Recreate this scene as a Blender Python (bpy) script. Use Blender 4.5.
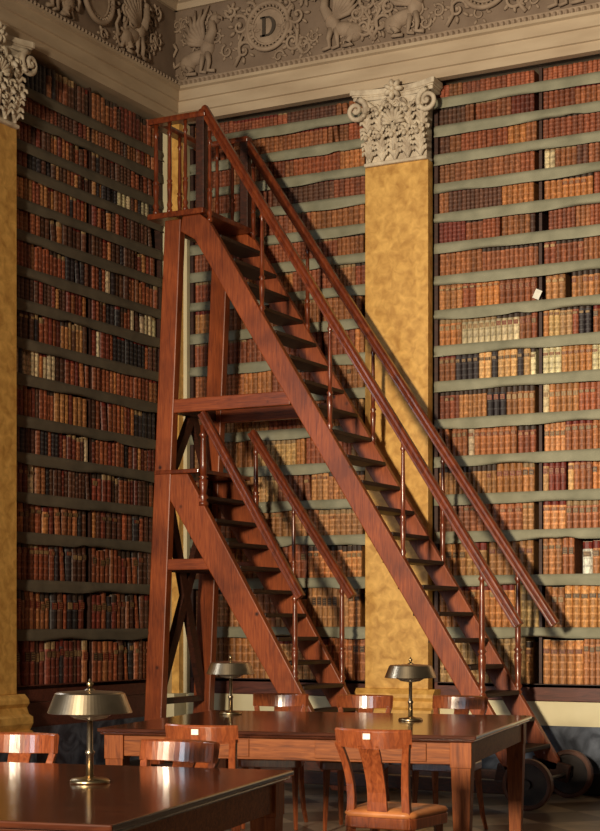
import bpy, math, random
from mathutils import Vector, Matrix
random.seed(7)
PI = math.pi
sc = bpy.context.scene
COL = sc.collection
for o in list(bpy.data.objects): bpy.data.objects.remove(o)

# ------------------------------------------------------------------ camera, world, light, exposure
# world frame: back wall is the plane y=0 (room at y<0), left wall the plane x=0 (room at x>0)
HEAD = math.radians(27.92)
CAM = Vector((7.657, -12.057, 1.35))
cd = bpy.data.cameras.new('camera'); co = bpy.data.objects.new('camera', cd); COL.objects.link(co)
co.location = CAM; co.rotation_euler = (PI/2, 0, HEAD)
cd.sensor_fit = 'HORIZONTAL'; cd.sensor_width = 36; cd.lens = 36*1590/600; cd.shift_y = 206.5/600
cd.clip_end = 100
sc.camera = co
w = bpy.data.worlds.new('world'); sc.world = w; w.use_nodes = True
w.node_tree.nodes['Background'].inputs[0].default_value = (1.0, .80, .58, 1)
w.node_tree.nodes['Background'].inputs[1].default_value = .065
def area(name, loc, target, sx, sy, power, color):
    l = bpy.data.lights.new(name, 'AREA'); l.shape = 'RECTANGLE'; l.size = sx; l.size_y = sy
    l.energy = power; l.color = color
    o = bpy.data.objects.new(name, l); COL.objects.link(o); o.location = loc
    o.rotation_euler = (Vector(target)-Vector(loc)).to_track_quat('-Z', 'Y').to_euler()
    return o
area('window_light', (4.5, -14.8, 3.4), (5.3, 0, 2.7), .8, 1.2, 465, (1.0, .84, .60)).data.spread = math.radians(70)
area('side_window_light', (.4, -13.2, 2.7), (4.4, -5.5, .8), 1.1, 2.6, 150, (.78, .89, 1.0))
area('left_window_light', (.15, -5.2, 3.3), (4.0, -3.6, .9), .8, 1.8, 34, (.84, .92, 1.0))
vs = sc.view_settings
vs.view_transform = 'Standard'; vs.look = 'None'; vs.gamma = 1; vs.use_curve_mapping = False
vs.exposure = -0.3

# ------------------------------------------------------------------ mesh helpers
class MB:
    def __init__(s): s.v = []; s.f = []; s.c = None; s.col = []; s.m = []
    def add(s, vs, fs, col=None, mi=0):
        n = len(s.v); s.v += [tuple(v) for v in vs]
        for f in fs:
            s.f.append(tuple(i+n for i in f)); s.col.append(col); s.m.append(mi)
        return s
    def box(s, x0, x1, y0, y1, z0, z1, col=None):
        v = [(x, y, z) for x in (x0, x1) for y in (y0, y1) for z in (z0, z1)]
        return s.add(v, [(0,1,3,2),(4,6,7,5),(0,4,5,1),(2,3,7,6),(0,2,6,4),(1,5,7,3)], col)
    def bar(s, p, q, w, h, side=(0,1,0), prof=None):
        """beam from p to q; w along 'side', h across; prof = list of (a,b) in side/up units"""
        p, q = Vector(p), Vector(q); d = (q-p).normalized()
        a = Vector(side); a = (a - d*a.dot(d)).normalized(); b = a.cross(d)
        if b.z < 0: b = -b
        pr = prof or [(-w/2,-h/2),(w/2,-h/2),(w/2,h/2),(-w/2,h/2)]
        n = len(pr)
        v = [p+a*x+b*y for x, y in pr]+[q+a*x+b*y for x, y in pr]
        f = [(i, (i+1)%n, n+(i+1)%n, n+i) for i in range(n)]
        f += [tuple(range(n-1,-1,-1)), tuple(range(n, 2*n))]
        return s.add(v, f)
    def prism(s, pts, a, b, axis='y'):
        """polygon pts (u,z) extruded along y from a to b (or along x / z)"""
        n = len(pts)
        def P(u, z, t):
            return (u, t, z) if axis == 'y' else ((t, u, z) if axis == 'x' else (u, z, t))
        v = [P(u, z, a) for u, z in pts]+[P(u, z, b) for u, z in pts]
        f = [(i, (i+1)%n, n+(i+1)%n, n+i) for i in range(n)]+[tuple(range(n-1,-1,-1)), tuple(range(n, 2*n))]
        return s.add(v, f)
    def lathe(s, prof, c=(0,0,0), n=20, axis='z', close=True):
        """prof = [(r, t)] along the axis"""
        v = []
        for r, t in prof:
            for i in range(n):
                a = 2*PI*i/n; x, y = r*math.cos(a), r*math.sin(a)
                P = (x, y, t) if axis == 'z' else ((x, t, y) if axis == 'y' else (t, x, y))
                v.append((c[0]+P[0], c[1]+P[1], c[2]+P[2]))
        f = []
        for j in range(len(prof)-1):
            for i in range(n):
                f.append((j*n+i, j*n+(i+1)%n, (j+1)*n+(i+1)%n, (j+1)*n+i))
        if close: f += [tuple(range(n-1,-1,-1)), tuple(range((len(prof)-1)*n, len(prof)*n))]
        return s.add(v, f)
    def tube(s, pts, rad, n=8):
        pts = [Vector(p) for p in pts]; m = len(pts)
        R = rad if isinstance(rad, (list, tuple)) else [rad]*m
        v = []; up = Vector((0, 0, 1)); prev = None
        for i, p in enumerate(pts):
            d = (pts[min(i+1, m-1)]-pts[max(i-1, 0)]).normalized()
            a = prev if prev is not None else (Vector((1,0,0)) if abs(d.z) > .9 else d.cross(up).normalized())
            a = (a-d*a.dot(d)).normalized(); prev = a; b = d.cross(a)
            for k in range(n):
                t = 2*PI*k/n; v.append(p+a*(R[i]*math.cos(t))+b*(R[i]*math.sin(t)))
        f = [(j*n+i, j*n+(i+1)%n, (j+1)*n+(i+1)%n, (j+1)*n+i) for j in range(m-1) for i in range(n)]
        f += [tuple(range(n-1,-1,-1)), tuple(range((m-1)*n, m*n))]
        return s.add(v, f)
    def ball(s, c, r, n=10, m=6, rot=0):
        """ellipsoid, rotated by rot about the y axis"""
        v = []; cr, sr = math.cos(rot), math.sin(rot)
        for j in range(m+1):
            ph = -PI/2+PI*j/m
            for i in range(n):
                t = 2*PI*i/n
                x, y, z = r[0]*math.cos(ph)*math.cos(t), r[1]*math.cos(ph)*math.sin(t), r[2]*math.sin(ph)
                v.append((c[0]+x*cr-z*sr, c[1]+y, c[2]+x*sr+z*cr))
        f = [(j*n+i, j*n+(i+1)%n, (j+1)*n+(i+1)%n, (j+1)*n+i) for j in range(m) for i in range(n)]
        return s.add(v, f)
    def grid(s, rows):
        nr, nc = len(rows), len(rows[0])
        v = [p for r in rows for p in r]
        return s.add(v, [(j*nc+i, j*nc+i+1, (j+1)*nc+i+1, (j+1)*nc+i) for j in range(nr-1) for i in range(nc-1)])
    def build(s, name, mat, parent=None, smooth=False, bevel=0, solid=0, T=None):
        me = bpy.data.meshes.new(name); me.from_pydata(s.v, [], s.f)
        if T is not None: me.transform(T)
        me.materials.append(mat)
        if any(c is not None for c in s.col):
            at = me.color_attributes.new('tone', 'BYTE_COLOR', 'CORNER')
            k = 0
            for p in me.polygons:
                c = s.col[p.index] or (.3, .3, .3)
                for _ in range(p.loop_total):
                    at.data[k].color = (c[0], c[1], c[2], 1); k += 1
        me.validate()
        o = bpy.data.objects.new(name, me); COL.objects.link(o)
        if parent is not None: o.parent = parent
        if smooth: me.shade_smooth()
        if solid:
            md = o.modifiers.new('solid', 'SOLIDIFY'); md.thickness = solid; md.offset = 0
        if bevel:
            md = o.modifiers.new('bevel', 'BEVEL'); md.width = bevel; md.segments = 2; md.limit_method = 'ANGLE'
        return o
def thing(name, label, cat, loc=(0,0,0), rz=0, group=None, kind=None):
    o = bpy.data.objects.new(name, None); COL.objects.link(o); o.empty_display_size = .1
    o.location = loc; o.rotation_euler = (0, 0, rz)
    return tag(o, label, cat, group, kind)
def tag(o, label=None, cat=None, group=None, kind=None):
    if label: o['label'] = label
    if cat: o['category'] = cat
    if group: o['group'] = group
    if kind: o['kind'] = kind
    return o

# ------------------------------------------------------------------ materials
def newmat(name):
    m = bpy.data.materials.new(name); m.use_nodes = True
    nt = m.node_tree; b = nt.nodes['Principled BSDF']
    return m, nt, b
def coords(nt, scale, kind='Object'):
    tc = nt.nodes.new('ShaderNodeTexCoord'); mp = nt.nodes.new('ShaderNodeMapping')
    mp.inputs['Scale'].default_value = scale
    nt.links.new(tc.outputs[kind], mp.inputs[0]); return mp.outputs[0]
def ramp(nt, src, stops):
    r = nt.nodes.new('ShaderNodeValToRGB'); e = r.color_ramp.elements
    while len(e) < len(stops): e.new(.5)
    for el, (p, c) in zip(e, stops): el.position = p; el.color = (*c, 1)
    nt.links.new(src, r.inputs[0]); return r.outputs[0]
def noise(nt, vec, scale, detail=4, dist=0):
    n = nt.nodes.new('ShaderNodeTexNoise'); n.inputs['Scale'].default_value = scale
    n.inputs['Detail'].default_value = detail; n.inputs['Distortion'].default_value = dist
    nt.links.new(vec, n.inputs['Vector']); return n.outputs['Fac']
def bump(nt, b, src, strength=.2, dist=.01):
    n = nt.nodes.new('ShaderNodeBump'); n.inputs['Strength'].default_value = strength
    n.inputs['Distance'].default_value = dist
    nt.links.new(src, n.inputs['Height']); nt.links.new(n.outputs[0], b.inputs['Normal'])
def mat_noise(name, c1, c2, rough=.6, scale=6, sc3=(1,1,1), bmp=.15, detail=6, lo=.3, hi=.7, metal=0, dist=0, coat=0, bd=.01):
    m, nt, b = newmat(name)
    v = coords(nt, sc3); n = noise(nt, v, scale, detail, dist)
    nt.links.new(ramp(nt, n, [(lo, c1), (hi, c2)]), b.inputs['Base Color'])
    b.inputs['Roughness'].default_value = rough; b.inputs['Metallic'].default_value = metal
    if coat: b.inputs['Coat Weight'].default_value = coat; b.inputs['Coat Roughness'].default_value = .1
    if bmp: bump(nt, b, n, bmp, bd)
    return m
def mat_wood(name, dark, mid, light, rough=.4, grain=(1.5,14,14), knots=0, coat=0):
    m, nt, b = newmat(name)
    v = coords(nt, grain)
    n = noise(nt, v, 3.0, 8, 1.2)
    colr = ramp(nt, n, [(.28, dark), (.5, mid), (.75, light)])
    if knots:
        v2 = coords(nt, (1,1,1))
        vo = nt.nodes.new('ShaderNodeTexVoronoi'); vo.inputs['Scale'].default_value = knots
        nt.links.new(v2, vo.inputs['Vector'])
        k = ramp(nt, vo.outputs['Distance'], [(.03, (.10,.07,.06)), (.10, (1,1,1))])
        mx = nt.nodes.new('ShaderNodeMix'); mx.data_type = 'RGBA'; mx.blend_type = 'MULTIPLY'
        mx.inputs[0].default_value = 1
        nt.links.new(colr, mx.inputs[6]); nt.links.new(k, mx.inputs[7]); colr = mx.outputs[2]
        n2 = noise(nt, v2, 2.2, 5, .5)
        k2 = ramp(nt, n2, [(.35, (.55,.5,.5)), (.6, (1.1,1.1,1.1))])
        mx2 = nt.nodes.new('ShaderNodeMix'); mx2.data_type = 'RGBA'; mx2.blend_type = 'MULTIPLY'; mx2.inputs[0].default_value = .8
        nt.links.new(colr, mx2.inputs[6]); nt.links.new(k2, mx2.inputs[7]); colr = mx2.outputs[2]
    nt.links.new(colr, b.inputs['Base Color'])
    b.inputs['Roughness'].default_value = rough
    if coat: b.inputs['Coat Weight'].default_value = coat; b.inputs['Coat Roughness'].default_value = .12
    bump(nt, b, n, .12, .004)
    return m
def mat_plain(name, c, rough=.5, metal=0):
    m, nt, b = newmat(name); v = coords(nt, (1,1,1)); n = noise(nt, v, 25, 4)
    nt.links.new(ramp(nt, n, [(.3, tuple(x*.85 for x in c)), (.7, tuple(min(1, x*1.1) for x in c))]), b.inputs['Base Color'])
    b.inputs['Roughness'].default_value = rough; b.inputs['Metallic'].default_value = metal
    return m
LAD_U = mat_wood('ladder_wood', (.16,.030,.008), (.28,.058,.013), (.38,.092,.022), .42, (22,22,1.6), 4.2)
LAD_H = mat_wood('ladder_beam_wood', (.13,.024,.007), (.24,.047,.011), (.33,.076,.018), .42, (1.6,22,22), 4.2)
LAD_D = mat_wood('ladder_rail_wood', (.08,.015,.006), (.16,.030,.009), (.25,.054,.014), .3, (7,7,3), 0, .3)
LAD_K = mat_wood('ladder_dark_wood', (.02,.006,.004), (.05,.014,.007), (.09,.022,.01), .5, (5,14,14))
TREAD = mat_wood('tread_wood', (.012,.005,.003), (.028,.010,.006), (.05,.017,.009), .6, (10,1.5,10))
TABLE = mat_wood('table_wood', (.11,.028,.008), (.22,.060,.014), (.32,.098,.024), .5, (1.6,18,18), 0, 0)
TABLE.node_tree.nodes['Principled BSDF'].inputs['Specular IOR Level'].default_value = .2
TABTOP = mat_wood('table_top_wood', (.025,.007,.004), (.055,.014,.006), (.095,.026,.010), .17, (1.2,9,9), 0, .5)
TABLEG = mat_wood('table_leg_wood', (.13,.032,.009), (.24,.062,.015), (.33,.095,.023), .48, (16,16,1.6), 0, 0)
TABLEG.node_tree.nodes['Principled BSDF'].inputs['Specular IOR Level'].default_value = .2
CHAIR = mat_wood('chair_wood', (.13,.028,.010), (.24,.058,.018), (.34,.092,.028), .28, (16,16,3), 0, .6)
SEAT = mat_noise('seat_leather', (.36,.11,.03), (.62,.24,.08), .42, 9, bmp=.2)
CASE = mat_wood('bookcase_wood', (.02,.007,.005), (.045,.016,.010), (.07,.024,.014), .55, (1.5,12,12))
BAND = mat_wood('plinth_wood', (.05,.013,.009), (.10,.026,.016), (.14,.04,.024), .5, (1.5,12,12))
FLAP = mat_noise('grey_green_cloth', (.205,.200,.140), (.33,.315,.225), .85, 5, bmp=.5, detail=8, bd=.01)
FLAP_SHADED = mat_noise('grey_green_cloth_shaded', (.10,.080,.054), (.16,.130,.088), .85, 5, bmp=.5, detail=8, bd=.01)  # darker copy of the flap cloth, left wall's shade put into its colour
OCHRE = mat_noise('ochre_marble', (.44,.21,.040), (.82,.48,.13), .5, 14, bmp=.2, detail=15, dist=.5, lo=.25, hi=.72)
PLAST = mat_noise('warm_plaster', (.44,.33,.225), (.56,.44,.31), .8, 2.0, sc3=(1,1,4), bmp=.1, detail=8)
CREAM = mat_noise('cream_plaster', (.62,.54,.34), (.74,.66,.44), .7, 2.5, bmp=.05)
FRGND = mat_noise('frieze_ground', (.19,.130,.092), (.28,.20,.145), .85, 4, bmp=.2, detail=8)
FRREL = mat_noise('frieze_relief_stucco', (.29,.205,.145), (.42,.31,.225), .8, 9, bmp=.3, detail=8)
STONE = mat_noise('capital_stucco', (.42,.33,.24), (.76,.65,.50), .7, 12, bmp=.35, detail=8)
DADO = mat_noise('blue_grey_marble', (.018,.024,.040), (.13,.15,.20), .35, 5, bmp=.05, detail=12, dist=1.6, lo=.38, hi=.75)
BASEM = mat_noise('dark_baseboard', (.010,.009,.010), (.035,.028,.025), .5, 5, bmp=.05)
BRASS = mat_noise('aged_brass', (.34,.24,.12), (.62,.48,.28), .28, 6, metal=1, bmp=.04)
STEEL = mat_noise('dull_nickel', (.34,.27,.19), (.60,.49,.35), .30, 7, metal=1, bmp=.03)
GLASS = mat_plain('frosted_glass', (.42,.36,.27), .25)
IRON = mat_noise('dark_iron', (.02,.018,.018), (.07,.055,.05), .4, 9, metal=.6)
PAPER = mat_plain('white_paper', (.80,.78,.70), .8)
LETTER = mat_plain('dark_letter', (.075,.055,.04), .8)
RUST = mat_noise('wheel_rim_wood', (.07,.025,.014), (.15,.055,.03), .5, 8)
# floor: big stone diamonds
FLOOR, nt, b = newmat('stone_floor')
v = coords(nt, (1,1,1)); mp = nt.nodes.new('ShaderNodeMapping'); mp.inputs['Rotation'].default_value = (0,0,PI/4)
nt.links.new(v, mp.inputs[0])
ck = nt.nodes.new('ShaderNodeTexChecker'); ck.inputs['Scale'].default_value = 1.9
nt.links.new(mp.outputs[0], ck.inputs['Vector'])
ck.inputs['Color1'].default_value = (.30,.245,.19,1); ck.inputs['Color2'].default_value = (.085,.060,.048,1)
nn = noise(nt, v, 5, 8, .6); k = ramp(nt, nn, [(.3,(.6,.58,.55)),(.7,(1.2,1.15,1.1))])
mx = nt.nodes.new('ShaderNodeMix'); mx.data_type = 'RGBA'; mx.blend_type = 'MULTIPLY'; mx.inputs[0].default_value = 1
nt.links.new(ck.outputs['Color'], mx.inputs[6]); nt.links.new(k, mx.inputs[7]); nt.links.new(mx.outputs[2], b.inputs['Base Color'])
b.inputs['Roughness'].default_value = .35
# books: cover colour is a mesh attribute, worn by noise
BOOK, nt, b = newmat('book_leather')
at = nt.nodes.new('ShaderNodeVertexColor'); at.layer_name = 'tone'
v = coords(nt, (1,1,.6)); nn = noise(nt, v, 55, 6, .4); k = ramp(nt, nn, [(.3,(.55,.5,.48)),(.5,(.95,.95,.95)),(.72,(1.45,1.4,1.3))])
mx = nt.nodes.new('ShaderNodeMix'); mx.data_type = 'RGBA'; mx.blend_type = 'MULTIPLY'; mx.inputs[0].default_value = 1
nt.links.new(at.outputs['Color'], mx.inputs[6]); nt.links.new(k, mx.inputs[7]); nt.links.new(mx.outputs[2], b.inputs['Base Color'])
b.inputs['Roughness'].default_value = .5
bump(nt, b, nn, .15, .002)

# ------------------------------------------------------------------ shell
X1 = 6.2            # how far the back wall is built to the right
YL = -5.4           # how far the left wall is built towards the camera
ZT = 7.6
def st(mb, name, mat, **k):
    o = mb.build(name, mat, **k); o['kind'] = 'structure'; return o
st(MB().box(-1, 12, -16, 1, -.1, 0), 'floor', FLOOR)
b_ = MB(); b_.box(-.5, X1, .42, .6, 0, ZT).box(-.0, X1, 0, .42, 5.81, ZT).box(0, X1, 0, .42, 0, .72).box(4.622, X1, 0, .42, .72, 5.81)
st(b_, 'wall_back', PLAST)
b_ = MB(); b_.box(-.6, -.42, YL, .42, 0, ZT).box(-.42, 0, YL, 0, 5.80, ZT).box(-.42, 0, YL, 0, 0, .72).box(-.42, 0, YL, -2.388, .72, 5.80)
st(b_, 'wall_left', PLAST)
# architrave below the frieze (profile extruded along each wall)
ARCH = [(0,5.785),(.08,5.785),(.08,5.86),(.10,5.865),(.10,5.96),(.12,5.965),(.12,6.05),(.15,6.06),(.15,6.085),(0,6.085)]
TOPM = [(0,6.80),(.05,6.80),(.07,6.85),(.10,6.86),(.10,6.93),(.16,7.0),(.24,7.02),(.26,7.12),(.34,7.16),(.36,7.3),(0,7.3)]
def wall_prof(pts, name, mat, n):
    a = MB().prism([(-p, z) for p, z in pts], .0, X1, 'x'); st(a, f'trim_{n}', mat)
    a = MB().prism(pts, YL, 0, 'y'); st(a, f'trim_{n+1}', mat)
wall_prof(ARCH, 'architrave', PLAST, 1)
wall_prof(TOPM, 'cornice', PLAST, 3)
# egg-and-dart like beads below the frieze and dentils above it
def beads(along_back, n):
    m = MB(); t = .03
    L = X1-.3 if along_back else -YL-.3
    while t < L:
        for (zz, rr) in ((6.115, .022),):
            if along_back: m.ball((t, -.10, zz), (.020, .03, .026), 6, 4)
            else: m.ball((.10, -t, zz), (.03, .020, .026), 6, 4)
        t += .048
    t = .05
    while t < L:
        if along_back: m.box(t, t+.04, -.13, -.09, 6.865, 6.925)
        else: m.box(.09, .13, -t-.04, -t, 6.865, 6.925)
        t += .075
    if along_back: m.box(0, X1, -.095, 0, 6.086, 6.15)
    else: m.box(0, .095, YL, 0, 6.086, 6.15)
    st(m, f'trim_{n}', FRREL)
beads(True, 5); beads(False, 6)
# dado: cream band, blue marble slab, dark foot
st(MB().box(-.0, X1, -.015, 0, .53, .72), 'trim_7', CREAM)
st(MB().box(0, X1, -.035, 0, .17, .53), 'trim_8', DADO)
st(MB().box(0, X1, -.07, 0, 0, .17), 'baseboard_back', BASEM, bevel=.01)
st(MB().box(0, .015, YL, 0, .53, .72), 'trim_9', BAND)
st(MB().box(0, .035, YL, 0, .17, .53), 'trim_10', DADO)
st(MB().box(0, .07, YL, 0, 0, .17), 'baseboard_left', BASEM, bevel=.01)

# ------------------------------------------------------------------ frieze reliefs
def T_back(x): return Matrix.Translation((x, 0, 0))
def T_left(y): return Matrix.Translation((0, y, 0)) @ Matrix.Rotation(PI/2, 4, 'Z')   # local x -> +y, local -y -> +x
def spiral(cx, cz, r0, turns, dirn=1, start=0, n=26):
    out = []
    for i in range(n):
        t = i/(n-1); r = r0*(1-t)+.008; a = start+dirn*turns*2*PI*t
        out.append((cx+r*math.cos(a), -.03, cz+r*math.sin(a)))
    return out
def griffin(T, s, parent):
    """crouching winged griffin facing s (+1 right, -1 left), ~0.55 m wide, in relief"""
    m = MB(); Z = 6.19
    def B(x, z, rx, rz, rot=0, d=.05): m.ball((s*x, -.01, Z+z), (rx, d, rz), 12, 6, s*rot)
    B(-.12, .16, .13, .065, .25, .055)            # body
    B(-.20, .12, .085, .08, 0, .06)               # haunch
    B(.0, .23, .07, .09, -.3, .06)                # chest
    if True: m.tube([(s*-.21,-.03,Z+.10),(s*-.15,-.04,Z+.04),(s*-.20,-.04,Z+.015),(s*-.10,-.04,Z+.01)], [.035,.028,.018,.016], 7)
    m.tube([(s*.01,-.03,Z+.18),(s*.03,-.04,Z+.09),(s*.02,-.04,Z+.02),(s*.09,-.04,Z+.01)], [.032,.022,.018,.018], 7)
    m.tube([(s*-.04,-.03,Z+.17),(s*-.05,-.035,Z+.08),(s*-.06,-.035,Z+.02),(s*.0,-.035,Z+.01)], [.03,.02,.016,.016], 7)
    m.tube([(s*.02,-.03,Z+.27),(s*.07,-.04,Z+.36),(s*.06,-.045,Z+.44)], [.055,.042,.036], 8)     # neck
    B(.085, .47, .055, .045, .1, .055)            # head
    m.tube([(s*.12,-.04,Z+.47),(s*.16,-.04,Z+.46),(s*.165,-.04,Z+.435)], [.022,.014,.004], 6)     # beak
    m.tube([(s*.06,-.04,Z+.50),(s*.045,-.04,Z+.55)], [.014,.003], 5)
    for k in range(7):                            # wing feathers
        a = 2.95-.21*k; L = .26+.02*k-.03*(k > 4)
        bx, bz = -.02, .25
        m.tube([(s*bx,-.035,Z+bz),(s*(bx+.55*L*math.cos(a)),-.045,Z+bz+.6*L*math.sin(a)),(s*(bx+L*math.cos(a-.25)),-.03,Z+bz+L*math.sin(a-.25))], [.02,.026,.008], 6)
    m.tube([(s*-.27,-.02,Z+.14),(s*-.33,-.03,Z+.10),(s*-.36,-.03,Z+.18),(s*-.31,-.03,Z+.26),(s*-.34,-.03,Z+.31)], [.02,.016,.014,.013,.02], 6)
    return m.build('griffin_relief', FRREL, parent, smooth=True, T=T)
def medallion(T, parent, letter=True):
    m = MB(); Z = 6.50
    ring = [(.20*math.cos(a), -.035, Z+.20*math.sin(a)) for a in [2*PI*i/40 for i in range(41)]]
    m.tube(ring, .022, 8)
    ring = [(.155*math.cos(a), -.03, Z+.155*math.sin(a)) for a in [2*PI*i/40 for i in range(41)]]
    m.tube(ring, .010, 6)
    for i in range(30):
        a = 2*PI*i/30; m.ball((.178*math.cos(a), -.03, Z+.178*math.sin(a)), (.02, .02, .011), 6, 4, a+.5)
    o = m.build('medallion_ring', FRREL, parent, smooth=True, T=T)
    d = MB().lathe([(.15, -.024), (.15, -.001)], (0, 0, Z), 32, 'y'); d.build('medallion_disc', FRREL, parent, T=T)
    if letter:
        L = MB(); z0, z1 = Z-.085, Z+.085
        L.box(-.055, -.025, -.038, -.022, z0, z1)
        L.box(-.075, -.005, -.038, -.022, z0, z0+.014); L.box(-.075, -.005, -.038, -.022, z1-.014, z1)
        outer = [(-.01+.085*math.cos(a), Z+.085*math.sin(a)) for a in [-PI/2+PI*i/16 for i in range(17)]]
        inner = [(-.01+.052*math.cos(a), Z+.071*math.sin(a)) for a in [-PI/2+PI*i/16 for i in range(17)]]
        for i in range(16):
            q = [outer[i], outer[i+1], inner[i+1], inner[i]]
            L.prism(q, -.0385, -.022, 'y')
        L.build('letter', LETTER, parent, T=T)
def acanthus(T, parent, s, name='acanthus_relief', seed=1):
    rnd = random.Random(seed); m = MB(); Z = 6.19
    m.tube([(s*.0,-.02,Z+.02),(s*.06,-.03,Z+.10),(s*.05,-.03,Z+.2),(s*.10,-.03,Z+.30)], [.02,.018,.015,.012], 6)
    for (cx, cz, r, st_, dr) in ((.10,.14,.075,0,1),(.06,.36,.085,2,-1),(.17,.27,.06,1,1),(-.03,.5,.05,3,1),(.16,.48,.06,2,-1)):
        m.tube(spiral(s*cx, Z+cz, r, 1.3, dr*s, st_), [.018-.010*i/25 for i in range(26)], 6)
        for k in range(7):
            a = 2*PI*k/7+rnd.random()*.4
            m.ball((s*cx+math.cos(a)*r*1.15, -.02, Z+cz+math.sin(a)*r*1.15), (.034, .022, .014), 6, 4, a)
        m.ball((s*cx, -.03, Z+cz), (.02, .025, .02), 8, 5)
    return m.build(name, FRREL, parent, smooth=True, T=T)
def frieze(n, onback):
    m = MB()
    if onback: m.box(0, X1, -.02, 0, 6.15, 6.80)
    else: m.box(0, .02, YL, -.02, 6.15, 6.80)
    p = st(m, f'trim_{n}', FRGND)
    TT = (lambda x: Matrix.Translation((0, -.018, 0)) @ T_back(x)) if onback else (lambda x: Matrix.Translation((.018, 0, 0)) @ T_left(-x))
    c = .98 if onback else 1.25
    sgn = 1
    for kk in range(3 if onback else 2):
        x = c+kk*2.0
        medallion(TT(x), p, letter=(onback and kk == 0))
        griffin(TT(x-.62), 1 if onback else -1 if False else 1, p); griffin(TT(x+.62), -1, p)
        acanthus(TT(x-.34), p, 1, seed=kk); acanthus(TT(x+.34), p, -1, seed=kk+9)
        rnd = random.Random(kk+3)
        for q in range(26):
            fx, fz = rnd.uniform(-1.0, 1.0), rnd.uniform(6.22, 6.74)
            if abs(fx) < .25 and 6.28 < fz < 6.74: continue
            m = MB(); r0 = rnd.uniform(.035, .065)
            m.tube([(a_, b2+.014, c_) for a_, b2, c_ in spiral(fx, fz, r0, 1.2, rnd.choice((-1, 1)), rnd.random()*6, 16)], [.013-.007*i/15 for i in range(16)], 5)
            for e in range(6):
                aa = 2*PI*e/6; m.ball((fx+math.cos(aa)*r0*1.2, -.006, fz+math.sin(aa)*r0*1.2), (.026, .014, .012), 6, 4, aa)
            m.build('foliage_relief', FRREL, p, smooth=True, T=TT(x))
        acanthus(TT(x+.98), p, 1, seed=kk+5); acanthus(TT(x+1.02), p, -1, seed=kk+15)


frieze(11, True); frieze(12, False)

# ------------------------------------------------------------------ pilasters
def leaf(m, bx, by, bz, H, W, out, curl, lobes=5):
    """acanthus leaf: base at (bx,by,bz), rises H, ribbed lobes either side of a midrib, tip curls outward"""
    def P(t): return (by-out*t**1.6-.01, bz+H*(t if t < .85 else .85+(t-.85)*.5))
    rib = [(bx, P(t)[0]-.006, P(t)[1]) for t in [i/8 for i in range(9)]]
    tip = rib[-1]; rib += [(bx, tip[1]-curl*.6, tip[2]-.004), (bx, tip[1]-curl, tip[2]-.03)]
    m.tube(rib, [.015]*6+[.016, .018, .020, .022, .012], 6)
    rn = random.Random(int(bx*1e4)+int(bz*100))
    for k in range(lobes):
        t = .04+.80*k/(lobes-1); y, z = P(t); wd = W/2*(1-.34*t)*rn.uniform(.85, 1.12)
        for s_ in (-1, 1):
            q = rn.uniform(.8, 1.2)
            m.tube([(bx, y, z), (bx+s_*wd*.30, y-.012-.01*t, z+.040*q), (bx+s_*wd*.72, y-.020-.01*t, z+.066*q), (bx+s_*wd*1.0, y-.030-.02*t, z+.058*q), (bx+s_*wd*1.0, y-.040-.02*t, z+.036*q)], [.012, .018, .019, .014, .006], 6)
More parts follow.
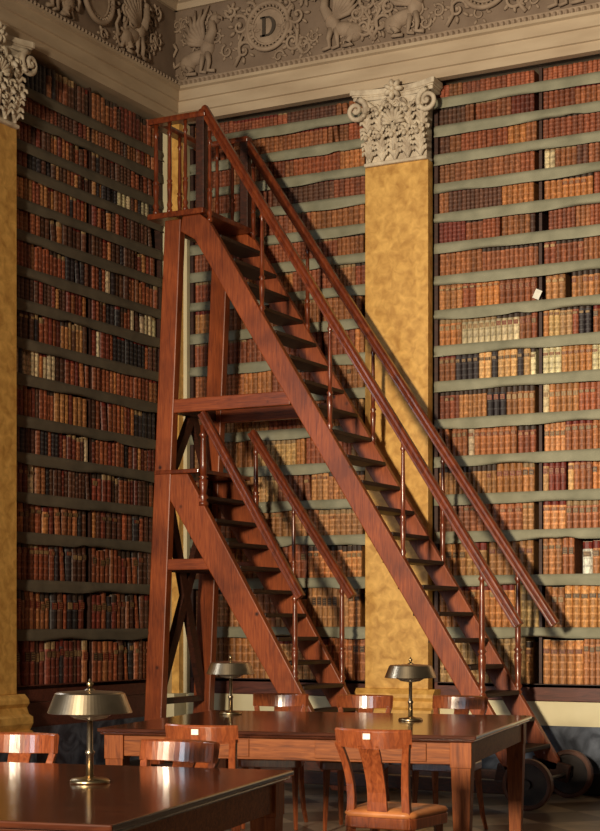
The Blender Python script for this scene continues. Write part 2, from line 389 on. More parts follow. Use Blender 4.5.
def capital(p, T, W, z0, z1):
    """Corinthian pilaster capital: local x across, -y out of the wall"""
    H = z1-z0; hw = W/2; D = .10
    m = MB().box(-hw, hw, -D-.03, 0, z0, z0+.03); m.build('astragal', STONE, p, bevel=.01, T=T)
    m = MB(); rows = []
    for j in range(9):
        t = j/8; e = hw*(.96+.10*t**3); y = -D-.0-.03*t**3
        rows.append([(-e, 0, z0+.03+t*(H-.13)), (-e, y, z0+.03+t*(H-.13)), (e, y, z0+.03+t*(H-.13)), (e, 0, z0+.03+t*(H-.13))])
    m.grid(rows); m.build('bell', STONE, p, smooth=False, T=T)
    # abacus: plan with concave front and projecting horns
    def plan(k):
        pts = [(-hw-.08*k-.01, 0), (-hw-.085*k-.01, -D-.10*k)]
        for i in range(11):
            u = -1+.2*i; pts.append((u*(hw+.07*k), -D-.015-.085*k*abs(u)**2.2))
        pts += [(hw+.085*k+.01, -D-.10*k), (hw+.08*k+.01, 0)]
        return pts
    m = MB()
    for (a, b_, k) in ((z1-.095, z1-.065, .75), (z1-.065, z1-.05, .85), (z1-.05, z1-.004, 1.0)):
        m.prism(plan(k), a, b_, 'z')
    m.build('abacus', STONE, p, bevel=.006, T=T)
    for s in (-1, 1):     # corner volutes
        m = MB(); cx, cz = s*(hw+.035), z1-.185
        pts = []
        for i in range(34):
            t = i/33; r = .088*(1-t)+.010; a = PI/2+ -s*(-1)*2*PI*1.7*t
            pts.append((cx+r*math.cos(a), -D-.085-.03*t, cz+r*math.sin(a)))
        stem = [(s*.05, -D-.01, z0+H*.42), (s*.09, -D-.03, z0+H*.60), (s*(hw-.06), -D-.06, z0+H*.79)]
        m.tube(stem+pts, [.014, .02, .022]+[.024-.010*i/33 for i in range(34)], 8)
        m.ball((cx, -D-.10, cz), (.022, .03, .022), 8, 6)
        m.build('volute', STONE, p, smooth=True, T=T)
        m = MB(); cx = s*.06; cz = z1-.17      # small inner helices
        pts = []
        for i in range(22):
            t = i/21; r = .042*(1-t)+.007; a = PI/2+s*-1*-1*2*PI*1.4*t*-1
            pts.append((cx+r*math.cos(a), -D-.045, cz+r*math.sin(a)))
        m.tube([(s*.12, -D-.02, z0+H*.5), (s*.13, -D-.04, z0+H*.68)]+pts, [.014, .016]+[.015-.006*i/21 for i in range(22)], 7)
        m.build('helix', STONE, p, smooth=True, T=T)
    # flower at the top centre
    m = MB(); cz = z1-.04
    for k in range(7):
        a = 2*PI*k/7; m.ball((.05*math.cos(a), -D-.06, cz+.05*math.sin(a)), (.038, .035, .020), 8, 5, a)
    m.ball((0, -D-.075, cz), (.022, .03, .022), 8, 6); m.build('flower', STONE, p, smooth=True, T=T)
    # palmette in the middle
    m = MB(); cz = z0+H*.50
    for k in range(9):
        a = PI*(.02+.96*k/8); L = .10+.035*math.sin(a)
        m.tube([(.02*math.cos(a), -D-.06, cz+.02*math.sin(a)), (.7*L*math.cos(a), -D-.085, cz+.7*L*math.sin(a)), (L*math.cos(a), -D-.06, cz+L*math.sin(a))], [.010, .019, .012], 6)
    m.tube([(0, -D-.05, z0+.1), (0, -D-.07, cz)], [.015, .02], 6)
    m.build('palmette', STONE, p, smooth=True, T=T)
    for x in (-.23, -.115, 0, .115, .23):      # lower leaf row
        m = MB(); leaf(m, x*W/.57, -D-.006, z0+.03, H*.33, .118, .045, .05)
        m.build('acanthus_leaf', STONE, p, smooth=True, T=T)
    for x in (-.245, -.13, .13, .245):         # upper leaf row
        m = MB(); leaf(m, x*W/.57, -D-.0, z0+H*.30, H*.38, .125, .05, .055)
        m.build('acanthus_leaf', STONE, p, smooth=True, T=T)
    rnd = random.Random(int(W*1000))
    for k in range(22):                        # curling tendrils between the leaves
        m = MB()
        cx = rnd.uniform(-hw*.85, hw*.85); cz = z0+H*rnd.uniform(.30, .78); r = rnd.uniform(.02, .035)
        m.tube([(x_, -D-.035+(y_+.03), z_) for x_, y_, z_ in spiral(cx, cz, r, 1.2, rnd.choice((-1, 1)), rnd.random()*6, 14)], [.012-.006*i/13 for i in range(14)], 6)
        m.build('tendril', STONE, p, smooth=True, T=T)
def pilaster(name, label, T, W, ztop, shaft_top):
    p = thing(name, label, 'pilaster', tuple(T.to_translation()), 0)
    R = T.copy(); R.translation = (0, 0, 0)
    MB().box(-W/2, W/2, -.10, .0, .80, shaft_top).build('shaft', OCHRE, p, bevel=.006, T=R)
    m = MB(); m.prism([(0,.42),(-.20,.42),(-.20,.52),(-.17,.53),(-.20,.58),(-.20,.63),(-.16,.65),(-.14,.70),(-.165,.73),(-.16,.76),(-.12,.80),(0,.80)], -W/2-.07, W/2+.07, 'x')
    m.build('base', OCHRE, p, T=R)
    MB().box(-W/2-.09, W/2+.09, -.22, 0, 0, .42).build('plinth', DADO, p, bevel=.006, T=R)
    capital(p, R, W, shaft_top, ztop)
    return p
pilaster('pilaster', 'tall yellow ochre pilaster with carved capital between the two back wall bookcases', T_back(2.218), .57, 5.768, 5.13)
pilaster('pilaster', 'dim yellow pilaster at the left picture edge, capital cut off, on left wall', T_left(-2.674), .57, 5.768, 5.09)
p = thing('pilaster', 'narrow yellow and cream pilaster in the room corner behind the ladder posts', 'pilaster', (0, 0, 0))
MB().box(0, .12, -.12, 0, .72, 5.768).build('shaft', OCHRE, p)
MB().box(0, .045, -.20, -.121, .72, 5.768).build('cream_edge', CREAM, p)
MB().box(.121, .158, -.05, 0, .72, 5.768).build('cream_edge', CREAM, p)
MB().box(0, .13, -.22, 0, .40, .72).build('base', CREAM, p, bevel=.006)

# ------------------------------------------------------------------ bookcases
ZB = [.859,1.303,1.724,2.083,2.387,2.699,3.008,3.318,3.610,3.904,4.184,4.450,4.695,4.941,5.179,5.413,5.640]
ZL = [.850,1.288,1.673,2.043,2.351,2.659,2.943,3.267,3.544,3.844,4.098,4.375,4.620,4.872,5.068,5.300,5.500]
def bookcase(label, T, a, b_, zs, divs, flapmat, seed):
    """local x along the wall from a to b_, local +y into the wall (front plane y=0)"""
    rnd = random.Random(seed)
    p = thing('bookcase', label, 'bookcase', tuple(T.to_translation()), 0, 'built-in bookcases round the room')
    R = T.copy(); R.translation = (0, 0, 0)
    zt = 5.768
    MB().box(a, a+.03, .005, .36, .72, zt).build('side_panel', CASE, p, T=R)
    MB().box(b_-.03, b_, .005, .36, .72, zt).build('side_panel', CASE, p, T=R)
    MB().box(a, b_, .36, .38, .72, zt).build('back_panel', CASE, p, T=R)
    MB().box(a, b_, .0, .03, .722, .857).build('plinth', BAND, p, bevel=.005, T=R)
    for d in divs: MB().box(d-.012, d+.012, .03, .355, .86, zt).build('divider', CASE, p, T=R)
    for i, z in enumerate(zs):
        s_ = MB().box(a+.03, b_-.03, .0, .355, z-.028, z-.001).build('shelf', CASE, p, T=R)
        if i == 0: continue
        rows = [[], [], [], [], []]; n = int((b_-a)/.045); ph = rnd.random()*6; am = .005+.006*rnd.random()
        bag = rnd.uniform(.15, .85)
        for k in range(n+1):
            t = k/n; x = a+.004+(b_-a-.008)*t
            wv = am*math.sin(t*9+ph)+.5*am*math.sin(t*23+ph*2)+rnd.uniform(-.0015, .0015)
            fold = .016*math.exp(-((t-bag)/.03)**2)*(1 if i % 3 == 0 else 0)
            hh = .082+wv*.8
            rows[0].append((x, .03, z+.004)); rows[1].append((x, -.004, z+.003+wv*.15))
            rows[2].append((x, -.012-wv*.5, z-.03)); rows[3].append((x, -.010+wv-fold*.3, z-hh*.7))
            rows[4].append((x, -.012-wv, z-hh+fold))
        m = MB().grid(rows); m.build('dust_flap', flapmat, s_, smooth=True, solid=.004, T=R)
    return p
I4 = Matrix.Identity(4)
bookcase('dark bookcase with grey-green flaps filling the back wall right of the yellow pilaster', I4, 2.515, 4.62, ZB, [3.42], FLAP, 1)
bookcase('dark bookcase with grey-green flaps between room corner and yellow pilaster, behind ladder', I4, .16, 1.92, ZB, [], FLAP, 2)
TL = T_left(0)
bookcase('shadowy bookcase with shade-darkened flaps along the left wall', TL, -2.385, -.205, ZL, [-1.25], FLAP_SHADED, 3)

# ------------------------------------------------------------------ rolling library ladder
NV, FV = -1.15, -.40
lad = thing('library_ladder', 'tall reddish wooden rolling library stair with two flights, platforms and handrails', 'ladder', (0, 0, 0))
def ln(p, q): return lambda u: p[1]+(q[1]-p[1])*(u-p[0])/(q[0]-p[0])
st_top = ln((1.015, 4.637), (3.408, .802)); st_low = ln((.925, 4.431), (3.235, .80))
s2_top = ln((.874, 2.535), (1.921, .784)); s2_low = ln((.735, 2.339), (1.715, .779))
def inv(f_, z): 
    a, b_ = f_(0), f_(1); return (z-a)/(b_-a)
def stringer(name, ft, fl, z_top, z_bot, v, mat, extra=None):
    y0, y1 = v-.03, v+.03
    pts = [(inv(ft, z_top), z_top), (inv(ft, z_bot), z_bot), (inv(fl, z_bot), z_bot), (inv(fl, z_top)+.0, z_top)]
    MB().prism(pts, y0, y1, 'y').build(name, mat, lad, bevel=.006)
for v in (NV, FV):
    # upper flight
    y0, y1 = v-.03, v+.03
    pts = [(.985, 4.62), (inv(st_top, 4.56), 4.56), (inv(st_top, .30), .30), (inv(st_top, .22)-.06, .22), (inv(st_low, .22), .22), (.935, 4.42), (.80, 4.50), (.82, 4.62)]
    MB().prism(pts, y0, y1, 'y').build('stringer', LAD_U, lad, bevel=.008)
    # lower flight
    pts = [(.70, 2.545), (.868, 2.545), (inv(s2_top, .06), .06), (inv(s2_low, .06), .06), (.66, 2.40)]
    MB().prism(pts, y0-.002, y1+.002, 'y').build('stringer', LAD_U, lad, bevel=.008)
    # posts
    m = MB()
    pu = lambda z: .515+(.727-.515)*z/4.45
    hw = lambda z: .084-.008*z/4.45
    rows = [(pu(z)-hw(z), z) for z in (0, 4.60)]+[(pu(z)+hw(z), z) for z in (4.60, 0)]
    m.prism(rows, v-.04, v+.04, 'y'); m.build('post', LAD_U, lad, bevel=.008)
    # horizontal beams
    MB().box(.66, 1.80, v-.028, v+.028, 3.04, 3.15).build('beam', LAD_H, lad, bevel=.006)
    MB().box(.56, 1.20, v-.026, v+.026, 1.77, 1.86).build('beam', LAD_H, lad, bevel=.006)
    MB().box(.52, 3.60, v-.04, v+.04, .10, .20).build('bottom_beam', LAD_K, lad, bevel=.006)
# cross members of the tall end frame
def crossb(z, h=.09, w_=.06, u=None, mat=LAD_K):
    uu = u if u is not None else .515+.212*z/4.45
    MB().box(uu-w_/2, uu+w_/2, NV+.04, FV-.04, z-h/2, z+h/2).build('cross_beam', mat, lad, bevel=.005)
crossb(3.10); crossb(2.44); crossb(.70, .05); crossb(4.55, .1); crossb(.15); crossb(1.80, .08)
for (a, z0, b_, z1) in ((NV+.03, .72, FV-.03, 2.42), (FV-.03, .72, NV+.03, 2.42)):
    MB().bar((.55, a, z0), (.63, b_, z1), .05, .09, (1, 0, 0)).build('cross_brace', LAD_K, lad)
for a in (NV+.03, FV-.03):
    MB().bar((.63, a, 2.46), (.66, (NV+FV)/2, 3.08), .05, .08, (1, 0, 0)).build('cross_brace', LAD_K, lad)
# platforms
MB().box(.50, 1.03, NV-.06, FV+.08, 4.62, 4.665).build('platform', LAD_D, lad, bevel=.008)
MB().box(.56, .98, NV-.05, FV+.04, 2.546, 2.58).build('landing', LAD_D, lad, bevel=.006)
# treads
def treads(ft, z_hi, z_lo, n, dep, off):
    for i in range(n):
        z = z_hi+(z_lo-z_hi)*i/(n-1); u = inv(ft, z)
        MB().box(u-dep-off, u-off+.015, NV+.031, FV-.031, z-.032, z).build('tread', TREAD, lad, bevel=.005)
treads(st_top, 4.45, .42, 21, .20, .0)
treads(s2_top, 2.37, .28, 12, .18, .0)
# handrails
RP = [(-.030,-.035),(.030,-.035),(.030,-.018),(.022,-.010),(.034,.004),(.034,.022),(.020,.036),(-.020,.036),(-.034,.022),(-.034,.004),(-.022,-.010),(-.030,-.018)]
nr = ln((1.043, 5.435), (3.663, 1.364)); fr = ln((.973, 5.421), (3.687, 1.365))
r2n = ln((1.034, 2.984), (1.877, 1.583)); r2f = ln((1.07, 2.907), (1.96, 1.595))
def rail(f_, u0, u1, v): MB().bar((u0, v, f_(u0)-.03), (u1, v, f_(u1)-.03), 0, 0, (0, 1, 0), RP).build('handrail', LAD_D, lad, bevel=.003)
rail(nr, 1.0, 3.67, NV); rail(fr, .96, 3.69, FV)
rail(r2n, .99, 1.885, NV); rail(r2f, 1.02, 1.965, FV)
zr = 5.42
RT = [(-.045,-.025),(.045,-.025),(.05,.0),(.045,.022),(-.045,.022),(-.05,0)]
MB().bar((.50, NV, zr), (1.04, NV, zr), 0, 0, (0, 1, 0), RT).build('top_rail', LAD_D, lad, bevel=.004)
MB().bar((.54, NV, zr-.002), (.54, FV, zr-.002), 0, 0, (1, 0, 0), RT).build('top_rail', LAD_D, lad, bevel=.004)
MB().bar((.47, FV, zr), (1.0, FV, zr), 0, 0, (0, 1, 0), RT).build('top_rail', LAD_D, lad, bevel=.004)
def baluster(u, v, z0, z1, r=.020, name='baluster'):
    H = z1-z0; m = MB()
    pr = [(r*1.25,0),(r*1.25,.03),(r*.8,.045),(r*1.35,.07),(r*.75,.10),(r*1.1,.26*H),(r*1.2,.32*H),(r*.8,.34*H),(r*1.35,.36*H),(r*.8,.38*H),(r*.9,.5*H),(r*.7,H-.12),(r*.65,H-.10),(r*1.15,H-.08),(r*.7,H-.06),(r*.9,H)]
    m.lathe(pr, (u, v, z0), 12); m.build(name, LAD_D, lad, smooth=True)
for u in (1.539, 2.138, 2.752): baluster(u, NV, st_top(u)-.05, nr(u)-.05)
for u in (1.55, 2.15, 2.76): baluster(u, FV, st_top(u)-.05, fr(u)-.05)
baluster(3.385, NV, st_top(3.385)-.05, nr(3.385)-.05, .026, 'newel'); baluster(3.388, FV, st_top(3.388)-.05, fr(3.388)-.05, .026, 'newel')
for u, nm, r in ((.55,'baluster',.022),(.68,'baluster',.018),(.83,'baluster',.018)):
    baluster(u, NV, 4.665, zr-.02, r); baluster(u, FV, 4.665, zr-.02, r)
baluster(.54, (NV+FV)/2, 4.665, zr-.02, .018)
for u, v in ((.985, NV), (.96, FV)):
    m = MB().box(u-.038, u+.038, v-.035, v+.035, 4.666, 5.44); m.build('newel', LAD_K, lad, bevel=.006)
    baluster(u+.075, v, 4.55, 5.28, .018)
baluster(1.0, NV, 2.28, 2.93, .032, 'newel'); baluster(1.06, FV, 2.20, 2.86, .024, 'newel')
baluster(1.833, NV, s2_top(1.833)-.05, r2n(1.833)-.05, .024, 'newel'); baluster(1.869, FV, s2_top(1.869)-.05, r2f(1.869)-.05, .024, 'newel')
baluster(1.42, FV, s2_top(1.42)-.05, r2f(1.42)-.05, .018)
# wheels
for v in (NV-.09, FV+.09):
    wl = MB().lathe([(.175,-.03),(.185,-.025),(.185,.025),(.175,.03),(.155,.03),(.15,.018),(.15,-.018),(.155,-.03),(.175,-.03)], (3.77, v, .186), 32, 'y', close=False).build('wheel', RUST, lad)
    MB().lathe([(.151,-.012),(.151,.012)], (3.77, v, .186), 28, 'y').build('wheel_disc', IRON, wl)
    MB().lathe([(.035,-.045),(.035,.045)], (3.77, v, .186), 14, 'y').build('hub', IRON, wl)
MB().lathe([(.018, NV-.12), (.018, FV+.12)], (3.77, 0, .186), 10, 'y').build('axle', IRON, lad)
for v in (NV, FV): MB().bar((3.50, v, .26), (3.80, v, .19), .06, .14, (0, 1, 0)).build('axle_bracket', LAD_K, lad, bevel=.01)

# ------------------------------------------------------------------ reading tables
def cw(X, Y):   # camera-aligned ground coordinates to world
    c, s = math.cos(HEAD), math.sin(HEAD); return (CAM.x+X*c-Y*s, CAM.y+X*s+Y*c)
def rotz(head_deg): return HEAD-math.radians(head_deg)
TH = .77
def table(label, corner, head, W, D, leglabel=None):
    """corner = near right corner; local x runs left-to-right along the near edge, y away"""
    x, y = cw(*corner); t = thing('reading_table', label, 'table', (x, y, 0), rotz(head), 'long reading tables')
    m = MB().box(-W, 0, 0, D, TH-.022, TH); m.box(-W+.012, -.012, .012, D-.012, TH-.036, TH-.0221)
    m.build('tabletop', TABTOP, t, bevel=.006)
    e = .03; L = .112
    lt = MB()
    lt.box(-W+e+L, -e-L, e+.012, e+.035, .617, TH-.036); lt.build('apron', TABLE, t, bevel=.003)
    MB().box(-W+e+L, -e-L, D-e-.035, D-e-.012, .617, TH-.036).build('apron', TABLE, t, bevel=.003)
    for x0 in (-W+e+.012, -e-.035): MB().box(x0, x0+.023, e+L, D-e-L, .617, TH-.036).build('apron', TABLE, t, bevel=.003)
    for x0 in (-W+e, -e-L):
        for y0 in (e, D-e-L):
            m = MB(); m.box(x0, x0+L, y0, y0+L, .60, TH-.0362)
            cx, cy = x0+L/2, y0+L/2; a, b_ = L/2-.004, .036
            v = [(cx+sx*a, cy+sy*a, .5999) for sx, sy in ((-1,-1),(1,-1),(1,1),(-1,1))]+[(cx+sx*b_, cy+sy*b_, .06) for sx, sy in ((-1,-1),(1,-1),(1,1),(-1,1))]
            m.add(v, [(0,1,5,4),(1,2,6,5),(2,3,7,6),(3,0,4,7),(4,5,6,7),(3,2,1,0)])
            lg = m.build('leg', TABLEG, t, bevel=.003)
            MB().lathe([(.020,0),(.028,.01),(.030,.035),(.024,.06)], (cx, cy, 0), 14).build('brass_foot', BRASS, lg, smooth=True)
    n = 2
    for k in range(n):   # two drawers in the near apron
        c0 = -W*(.27+.46*k)
        dr = MB().box(c0-.30, c0+.30, e+.004, e+.0119, .63, TH-.045).build('drawer', TABLE, t, bevel=.003)
    return t
table('long polished wooden reading table in front of the ladder, carrying two lamps', (.896, 8.09), 17, 2.10, 1.86)
table('dark polished reading table cropped at lower left corner, carrying one lamp', (-.537, 4.54), 17, 2.10, 1.76)

# ------------------------------------------------------------------ lamps
def lamp(label, X, Y):
    x, y = cw(X, Y); t = thing('desk_lamp', label, 'lamp', (x, y, TH), rotz(17), 'brass desk lamps')
    MB().lathe([(.072,0),(.072,.008),(.066,.016),(.03,.019),(.014,.026)], n=32).build('base', BRASS, t, smooth=True)
    MB().lathe([(.014,.02),(.013,.10),(.017,.105),(.017,.115),(.011,.12),(.010,.255)], n=16).build('stem', STEEL, t, smooth=True)
    MB().lathe([(.012,.225),(.055,.232),(.088,.252),(.098,.268),(.09,.27)], n=32).build('glass_bowl', GLASS, t, smooth=True)
    m = MB().lathe([(.150,.252),(.153,.254),(.126,.322),(.118,.327),(.02,.334),(.012,.340),(.010,.330),(.115,.320),(.122,.313),(.148,.252)], n=72)
    m.build('lamp_shade', STEEL, t, smooth=False)
    MB().lathe([(.007,.338),(.007,.350),(.012,.354),(.012,.360),(.005,.366),(.002,.375)], n=12).build('finial', BRASS, t, smooth=True)
    return t
lamp('metal desk lamp on the dark near table at lower left', -.757, 5.73)
lamp('metal desk lamp at the left end of the long table, before the ladder posts', -.436, 10.0)
lamp('metal desk lamp on the right half of the long table, before yellow pilaster', .650, 9.35)

# ------------------------------------------------------------------ chairs
def chair_parts(t, tagged):
    SZ = .47; w2 = .20; d2 = .19
    # seat frame (rounded trapezoid) and cushion
    def outline(g, n=8):
        pts = []
        for (cx, cy, a0) in ((w2-.04+.01, d2-.04, 0), (-w2+.04-.01, d2-.04, PI/2), (-w2+.08, -d2+.06, PI), (w2-.08, -d2+.06, 3*PI/2)):
            for k in range(n):
                a = a0+PI/2*k/(n-1); r = .04+g if cy > 0 else .06+g
                pts.append((cx+r*math.cos(a), cy+r*math.sin(a)))
        return pts
    MB().prism(outline(0), SZ-.065, SZ-.012, 'z').build('seat_frame', CHAIR, t, bevel=.006)
    m = MB(); N = 32
    lv = [(-.004, SZ-.012), (.002, SZ), (-.006, SZ+.014), (-.035, SZ+.022), (-.09, SZ+.026)]
    rows = [[(x, y, z) for x, y in outline(g)]+[(*outline(g)[0], z)] for g, z in lv]
    rows = []
    for g, z in lv:
        o_ = outline(0); sc_ = 1+g/.2
        rr = [(x*sc_, y*sc_, z) for x, y in o_]; rows.append(rr+[rr[0]])
    m.grid(rows); m.add(rows[-1][:-1], [tuple(range(len(rows[-1])-1))])
    m.build('seat_cushion', SEAT, t, smooth=True)
    # back: stiles sweep outwards-backwards to the curved crest rail
    RB = .30       # curvature radius of crest rail
    def crest(a, z, r=RB): return (r*math.sin(a), -.235+ (RB-r*math.cos(a)) - (z-SZ)*.16, z)
    for s in (-1, 1):
        p0 = Vector((s*.145, -.165, SZ-.06)); p3 = Vector(crest(s*.60, .80))
        rows = []
        prev = []
        for k in range(9):
            u = k/8; p = p0.lerp(p3, u); p.x += s*.020*math.sin(PI*u)*-1; p.y += .03*math.sin(PI*u); prev.append(p)
        m = MB()
        for k in range(9):
            p = prev[k]; hw = .020-.004*k/8; dp = .014
            rows.append([(p.x-hw, p.y-dp, p.z), (p.x+hw, p.y-dp, p.z), (p.x+hw, p.y+dp, p.z), (p.x-hw, p.y+dp, p.z), (p.x-hw, p.y-dp, p.z)])
        m.grid(rows); m.add(rows[0][:4], [(3,2,1,0)]); m.add(rows[-1][:4], [(0,1,2,3)])
        m.build('back_stile', CHAIR, t, bevel=.004)
    m = MB(); rows = []
    for k in range(17):
        a = -.68+1.36*k/16; zb = .775+.012*abs(a); zt = .868
        rows.append([crest(a, zb, RB), crest(a, zt-.01, RB+.004), crest(a, zt, RB-.006), crest(a, zt-.008, RB-.022), crest(a, zb, RB-.020), crest(a, zb, RB)])
    m.grid(rows); m.add(rows[0][:5], [(4,3,2,1,0)]); m.add(rows[-1][:5], [(0,1,2,3,4)])
    m.build('crest_rail', CHAIR, t, bevel=.003)
    m = MB(); rows = []
    for k in range(9):
        u = k/8; z = SZ-.03+u*(.79-SZ+.03); y = -.185+u*(.185-.235)-(z-SZ)*.16*u+.02*math.sin(PI*u); hw = .052-.006*math.sin(PI*u)
        rows.append([(-hw, y, z), (hw, y, z), (hw, y+.014, z), (-hw, y+.014, z), (-hw, y, z)])
    m.grid(rows); m.build('splat', CHAIR, t, bevel=.002)
    if tagged:
        x, y, z = crest(0, .835, RB+.005)
        MB().box(-.018, .018, y-.003, y+.004, .822, .848).build('paper_tag', PAPER, t)['label'] = 'small white sticker'
    # legs
    for s in (-1, 1):
        MB().tube([(s*.165, .15, SZ-.06), (s*.168, .155, .25), (s*.175, .165, 0)], [.026, .020, .014], 4).build('leg', CHAIR, t, bevel=.003)
        MB().tube([(s*.145, -.15, SZ-.05), (s*.15, -.17, .28), (s*.16, -.215, .10), (s*.17, -.26, 0)], [.027, .022, .018, .015], 4).build('leg', CHAIR, t, bevel=.003)
def chair(label, X, Y, head, tagged=False):
    x, y = cw(X, Y); t = thing('chair', label, 'chair', (x, y, 0), rotz(head), 'wooden chairs round the reading tables')
    chair_parts(t, tagged); return t
chair('polished wooden chair with tan seat and white sticker, nearest at the long table', .435, 7.42, 27, True)
chair('wooden chair with white sticker at the left end of the long table', -.38, 7.72, 22, True)
chair('chair back with bright glare behind the near table, in front of the stickered chair', -.60, 6.28, 208)
chair('chair back with glare at left picture edge behind the near table', -1.27, 6.68, 190)
chair('chair behind the long table, just right of the left lamp', -.17, 10.5, 190)
chair('chair behind the long table, before the base of the yellow pilaster', .37, 10.3, 195)
chair('chair behind the long table, at the foot of the ladder right of right lamp', .95, 10.2, 205)

# ------------------------------------------------------------------ books
PAL = {
 'tan':        (.44,.205,.075), 'light brown': (.37,.160,.055), 'orange-brown': (.37,.140,.042),
 'reddish brown': (.23,.062,.024), 'dark red': (.15,.030,.016), 'dark brown': (.090,.034,.018),
 'brown':      (.25,.088,.032), 'cream': (.62,.50,.31), 'black': (.025,.018,.020), 'buff': (.48,.29,.12), 'white': (.80,.76,.66)}
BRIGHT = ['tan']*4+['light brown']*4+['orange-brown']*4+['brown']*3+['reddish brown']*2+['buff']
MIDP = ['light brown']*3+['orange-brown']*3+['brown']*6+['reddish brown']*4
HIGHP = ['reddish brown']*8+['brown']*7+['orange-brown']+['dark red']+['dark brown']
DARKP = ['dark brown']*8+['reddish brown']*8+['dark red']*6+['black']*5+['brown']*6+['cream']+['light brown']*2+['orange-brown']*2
def book_geo(m, x, z, w_, h, d, tone, seed, pages=True, T=None, bands=None, ox=0, oy=0, oz=0, lean=0, jit=1.0, gk=1.5):
    """upright book, spine towards -y; adds to MB m"""
    rnd = random.Random(seed); c = PAL[tone]
    j = rnd.uniform(.8, 1.2); c = tuple(min(1, v*j*rnd.uniform(.94, 1.06)*jit) for v in c)
    nb = bands if bands is not None else rnd.choice((3, 4, 4, 5))
    gold = tuple(min(1, v*gk+(gk-1)*.10) for v in c) if tone not in ('cream', 'white') else tuple(v*.75 for v in c)
    lab = rnd.choice([(.16,.02,.012), (.05,.03,.02), tuple(v*1.3 for v in c), (.30,.19,.09), None, None, None, None])
    y0 = rnd.uniform(.012, .030)
    prof = [(-.5, .015), (-.42, .006), (-.18, 0), (.18, 0), (.42, .006), (.5, .015)]
    lv = [(0, 0, c)]; seg = h/(nb+1)
    for k in range(nb):
        zc = seg*(k+1)
        lc = lab if (k == nb-1 and lab) else c
        lv += [(zc-.008, 0, gold), (zc-.0055, .0028, gold), (zc+.0055, .0028, gold), (zc+.008, 0, lc if k == nb-1 or k == nb-9 else c)]
    lv += [(h, 0, c)]
    V = []; F = []; Cc = []
    n = len(prof)
    for (zz, o_, _) in lv:
        for (px, py) in prof: V.append((x+px*w_*(1 if o_ == 0 else 1.0), y0+py*w_/.04-o_*(1-abs(px)*1.2), z+zz))
    for q in range(len(lv)-1):
        for i in range(n-1): F.append((q*n+i, q*n+i+1, (q+1)*n+i+1, (q+1)*n+i)); Cc.append(lv[q][2])
    b0 = len(V); yb = y0+d
    V += [(x-w_/2, yb, z), (x+w_/2, yb, z), (x-w_/2, yb, z+h), (x+w_/2, yb, z+h)]
    top = (len(lv)-1)*n
    F += [(0, b0, b0+2, top), (n-1, top+n-1, b0+3, b0+1), (b0, b0+1, b0+3, b0+2)]; Cc += [c, c, c]
    F += [tuple([top+i for i in range(n)])+(b0+3, b0+2)]; Cc += [(.30,.21,.12)]
    F += [tuple([n-1-i for i in range(n)])+(b0, b0+1)]; Cc += [c]
    if lean:
        cl, sl = math.cos(lean), math.sin(lean)
        V = [(x+(a-x)*cl+(c_-z)*sl, b2, z-(a-x)*sl+(c_-z)*cl+abs(sl)*w_/2) for a, b2, c_ in V]
    if T is not None: V = [tuple(T @ Vector(v)) for v in V]
    for f, cc in zip(F, Cc): m.add([], [])
    k = len(m.v); m.v += [(a-ox, b2-oy, c_-oz) for a, b2, c_ in V]
    for f, cc in zip(F, Cc): m.f.append(tuple(i+k for i in f)); m.col.append(cc); m.m.append(0)
    return y0
ORD = 'first second third fourth fifth sixth seventh eighth ninth tenth eleventh twelfth thirteenth fourteenth fifteenth sixteenth seventeenth eighteenth nineteenth'.split()
def ordinal(n):
    if n <= 19: return ORD[n-1]
    tens = {2:'twent', 3:'thirt', 4:'fort', 5:'fift', 6:'sixt'}[n//10]
    return tens+'ieth' if n % 10 == 0 else tens+'y-'+ORD[n % 10-1]
specs = []
# (bay, row from bottom) -> [(u0, u1, tone)] runs of books that stand out in the photograph
OV = {('R',8):[(2.76,3.22,'cream'),(3.50,3.70,'buff'),(3.72,3.84,'black')], ('R',7):[(2.70,2.88,'black'),(2.98,3.06,'black'),(3.22,3.26,'black'),(3.34,3.60,'cream'),(3.72,3.83,'orange-brown'),(3.86,3.95,'cream')],
      ('R',6):[(2.97,3.12,'black'),(3.44,3.50,'cream')], ('R',4):[(3.50,3.66,'dark red'),(3.66,3.72,'buff')], ('R',2):[(3.70,3.755,'GAP'),(3.755,3.85,'white')],
      ('R',9):[(3.62,3.70,'GAP')], ('R',11):[(3.40,3.47,'GAP')], ('R',13):[(3.45,3.56,'cream')], ('R',5):[(2.78,2.86,'cream')],
      ('L',16):[(-2.34,-2.2,'black')], ('L',6):[(-.62,-.2,'black')], ('L',5):[(-1.35,-1.27,'cream')]}
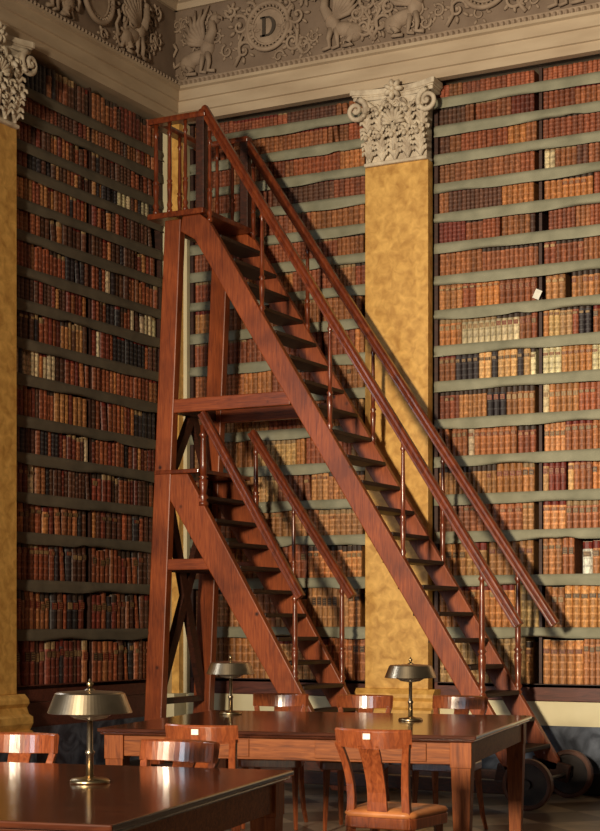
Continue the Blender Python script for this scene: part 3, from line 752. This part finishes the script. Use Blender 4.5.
def fill(bay, T, a, b_, zs, divs, pal, bw, count_dir, seed):
    rnd = random.Random(seed)
    for r, z in enumerate(zs):
        top = zs[r+1]-.03 if r+1 < len(zs) else 5.765
        room = top-z
        P = pal(r); x = a+.034; row = []
        cuts = [d for d in divs]
        base = bw(r)
        while x < b_-.034:
            n = rnd.choice((2,3,4,5,6,8,10,12)); tone = rnd.choice(P); hf = rnd.uniform(.80, .93) if room > .27 else rnd.uniform(.86, .95)
            wf = base*rnd.uniform(.85, 1.2); sd = rnd.randint(1, 10**6); nb = rnd.choice((3, 4, 5))
            for k in range(n):
                t2, wd, h = tone, wf*rnd.uniform(.94, 1.06), room*hf*rnd.uniform(.985, 1.012)
                if bay == 'L' and rnd.random() < .35: t2 = rnd.choice(P); wd *= rnd.uniform(.7, 1.25); h = room*rnd.uniform(.76, .93)
                skip = False
                for d in cuts:
                    if x-.004 < d+.014 and x+wd > d-.014: x = d+.020; skip = True
                if skip: break
                if x+wd > b_-.034: x = b_; break
                for (u0, u1, tn) in OV.get((bay, r), []):
                    if u0 <= x+wd/2 <= u1: t2 = tn
                if t2 == 'GAP': x += wd; continue
                if t2 == 'white': wd = .085; h = room*.78
                le = 0
                if rnd.random() < (.05 if bay == 'L' else .012) and k > 0 and t2 != 'white':
                    le = -rnd.uniform(.08, .16); x0_ = x; h = min(h, room*.86)
                row.append(dict(lean=le, jit=rnd.uniform(.72, 1.25), gk=(1.42 if r < 4 else 1.28) if bay != 'L' else 1.22, bay=bay, r=r, x=x+wd/2, z=z, w=wd-.0012, h=min(h, room-.008), d=rnd.uniform(.13, .19)*(1 if room < .3 else 1.35), tone=t2, seed=sd+(k//2 if bay == 'L' else 0), T=T, bands=nb))
                x += wd
                if le: row[-1]['x'] += h*math.sin(-le)+.002; x += h*math.sin(-le)+wd*.1
            if rnd.random() < .10: x += rnd.uniform(.004, .02)
        for k, s_ in enumerate(row): s_['k'] = k+1 if count_dir > 0 else len(row)-k
        specs.extend(row)
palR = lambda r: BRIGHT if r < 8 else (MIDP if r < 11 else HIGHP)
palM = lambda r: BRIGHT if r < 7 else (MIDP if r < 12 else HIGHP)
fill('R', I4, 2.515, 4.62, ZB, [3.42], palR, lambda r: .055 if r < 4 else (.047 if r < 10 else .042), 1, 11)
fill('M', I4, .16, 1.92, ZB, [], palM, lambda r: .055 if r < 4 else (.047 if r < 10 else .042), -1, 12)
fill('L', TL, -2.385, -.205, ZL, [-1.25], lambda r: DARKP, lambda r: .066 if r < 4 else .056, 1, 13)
# which books show largest from where the photograph was taken
bpy.context.view_layer.update()
dg = bpy.context.evaluated_depsgraph_get()
cH, sH = math.cos(HEAD), math.sin(HEAD)
def proj(p):
    dx, dy, dz = p[0]-CAM.x, p[1]-CAM.y, p[2]-CAM.z
    X = dx*cH+dy*sH; Y = -dx*sH+dy*cH
    return 300+1590*X/Y, 622-1590*dz/Y
for s_ in specs:
    vis = 0; tot = 0
    a = proj(s_['T'] @ Vector((s_['x']-s_['w']/2, .02, s_['z']))); b_ = proj(s_['T'] @ Vector((s_['x']+s_['w']/2, .02, s_['z']+s_['h'])))
    for fx in (-.3, .3):
        for fz in (.1, .35, .6, .85):
            p = s_['T'] @ Vector((s_['x']+fx*s_['w'], .018, s_['z']+fz*s_['h'])); tot += 1
            px, py = proj(p)
            if not (0 <= px < 600 and 0 <= py < 831): continue
            d = p-CAM; L = d.length
            hit = sc.ray_cast(dg, CAM, d/L, distance=L-.03)
            if not hit[0]: vis += 1
    s_['area'] = vis/tot*abs(b_[0]-a[0])*abs(b_[1]-a[1])
order = sorted(specs, key=lambda s_: -s_['area'])
big = set(id(s_) for s_ in order[:300])
rest = MB()
WH = {'R': 'right of the yellow pilaster', 'M': 'left of the yellow pilaster', 'L': 'from the left edge of left wall'}
BN = {'R': 'right back wall bookcase', 'M': 'bookcase behind the ladder', 'L': 'left wall bookcase'}
for s_ in specs:
    if id(s_) in big:
        T = s_['T']; o0 = T @ Vector((s_['x'], 0, s_['z']))
        m = MB(); y0 = book_geo(m, s_['x'], s_['z'], s_['w'], s_['h'], s_['d'], s_['tone'], s_['seed'], T=T, bands=s_['bands'], ox=o0.x, oy=o0.y, oz=o0.z, jit=s_['jit'], gk=s_['gk'])
        o = m.build('book', BOOK); o.location = o0
        if s_['lean']:
            Q = T.to_3x3(); o.rotation_euler = (Q @ Matrix.Rotation(s_['lean'], 3, 'Y') @ Q.inverted()).to_euler(); o.location.z += math.sin(-s_['lean'])*s_['w']/2
        rowname = ('bottom shelf' if s_['r'] == 0 else f"{ordinal(s_['r']+1)} shelf up")
        tag(o, f"{s_['tone']} book, {ordinal(s_['k'])} {WH[s_['bay']]}, on its {rowname}", 'book', f"old books on the {rowname} of the {BN[s_['bay']]}")
        # page block showing above the boards
        R = T.copy(); R.translation = (0, 0, 0)
        pb = MB().box(-s_['w']/2+.004, s_['w']/2-.004, y0+.022, y0+s_['d']-.004, s_['h'], s_['h']+.003, (.42,.31,.19))
        pb.build('page_block', BOOK, o, T=R)
        # title label pasted on the spine
        rnd = random.Random(s_['seed']*3+1)
        seg = s_['h']/(s_['bands']+1); zz = seg*(s_['bands']-.0)-seg+.011
        lc = rnd.choice([(.17,.02,.012), (.06,.03,.02), (.28,.17,.08), (.10,.05,.02)])
        gl = (.40,.26,.11)
        m = MB(); ww = s_['w']*.36; yy = y0-.0016
        m.box(-ww, ww, yy, y0+.004, zz, zz+seg-.022, lc)
        for fz in (.06, .36, .60, .88): m.box(-ww*.8, ww*.8, yy-.0006, yy, zz+(seg-.022)*fz, zz+(seg-.022)*fz+.003, gl)
        m.build('title_label', BOOK, o, T=R)
    else:
        book_geo(rest, s_['x'], s_['z'], s_['w'], s_['h'], s_['d'], s_['tone'], s_['seed'], T=s_['T'], bands=s_['bands'], jit=s_['jit'], gk=s_['gk'], lean=s_['lean'])
tag(rest.build('old_books', BOOK), 'many further small old leather books filling the upper and hidden shelves', 'books', 'small old books on the remaining shelves', 'stuff')
print('BOOKS', len(specs), 'smallest kept', order[299]['area'])
# loose white cards in the right bookcase
c1 = MB().box(-.028, .028, -.003, .003, 0, .075).build('paper_card', PAPER); c1.location = (3.395, -.020, 3.906); c1.rotation_euler = (0, .45, 0)
tag(c1, 'white card tilted against the brown books above the tenth shelf, right bookcase', 'card')
c1.location.z = 3.906+.028*math.sin(.45)
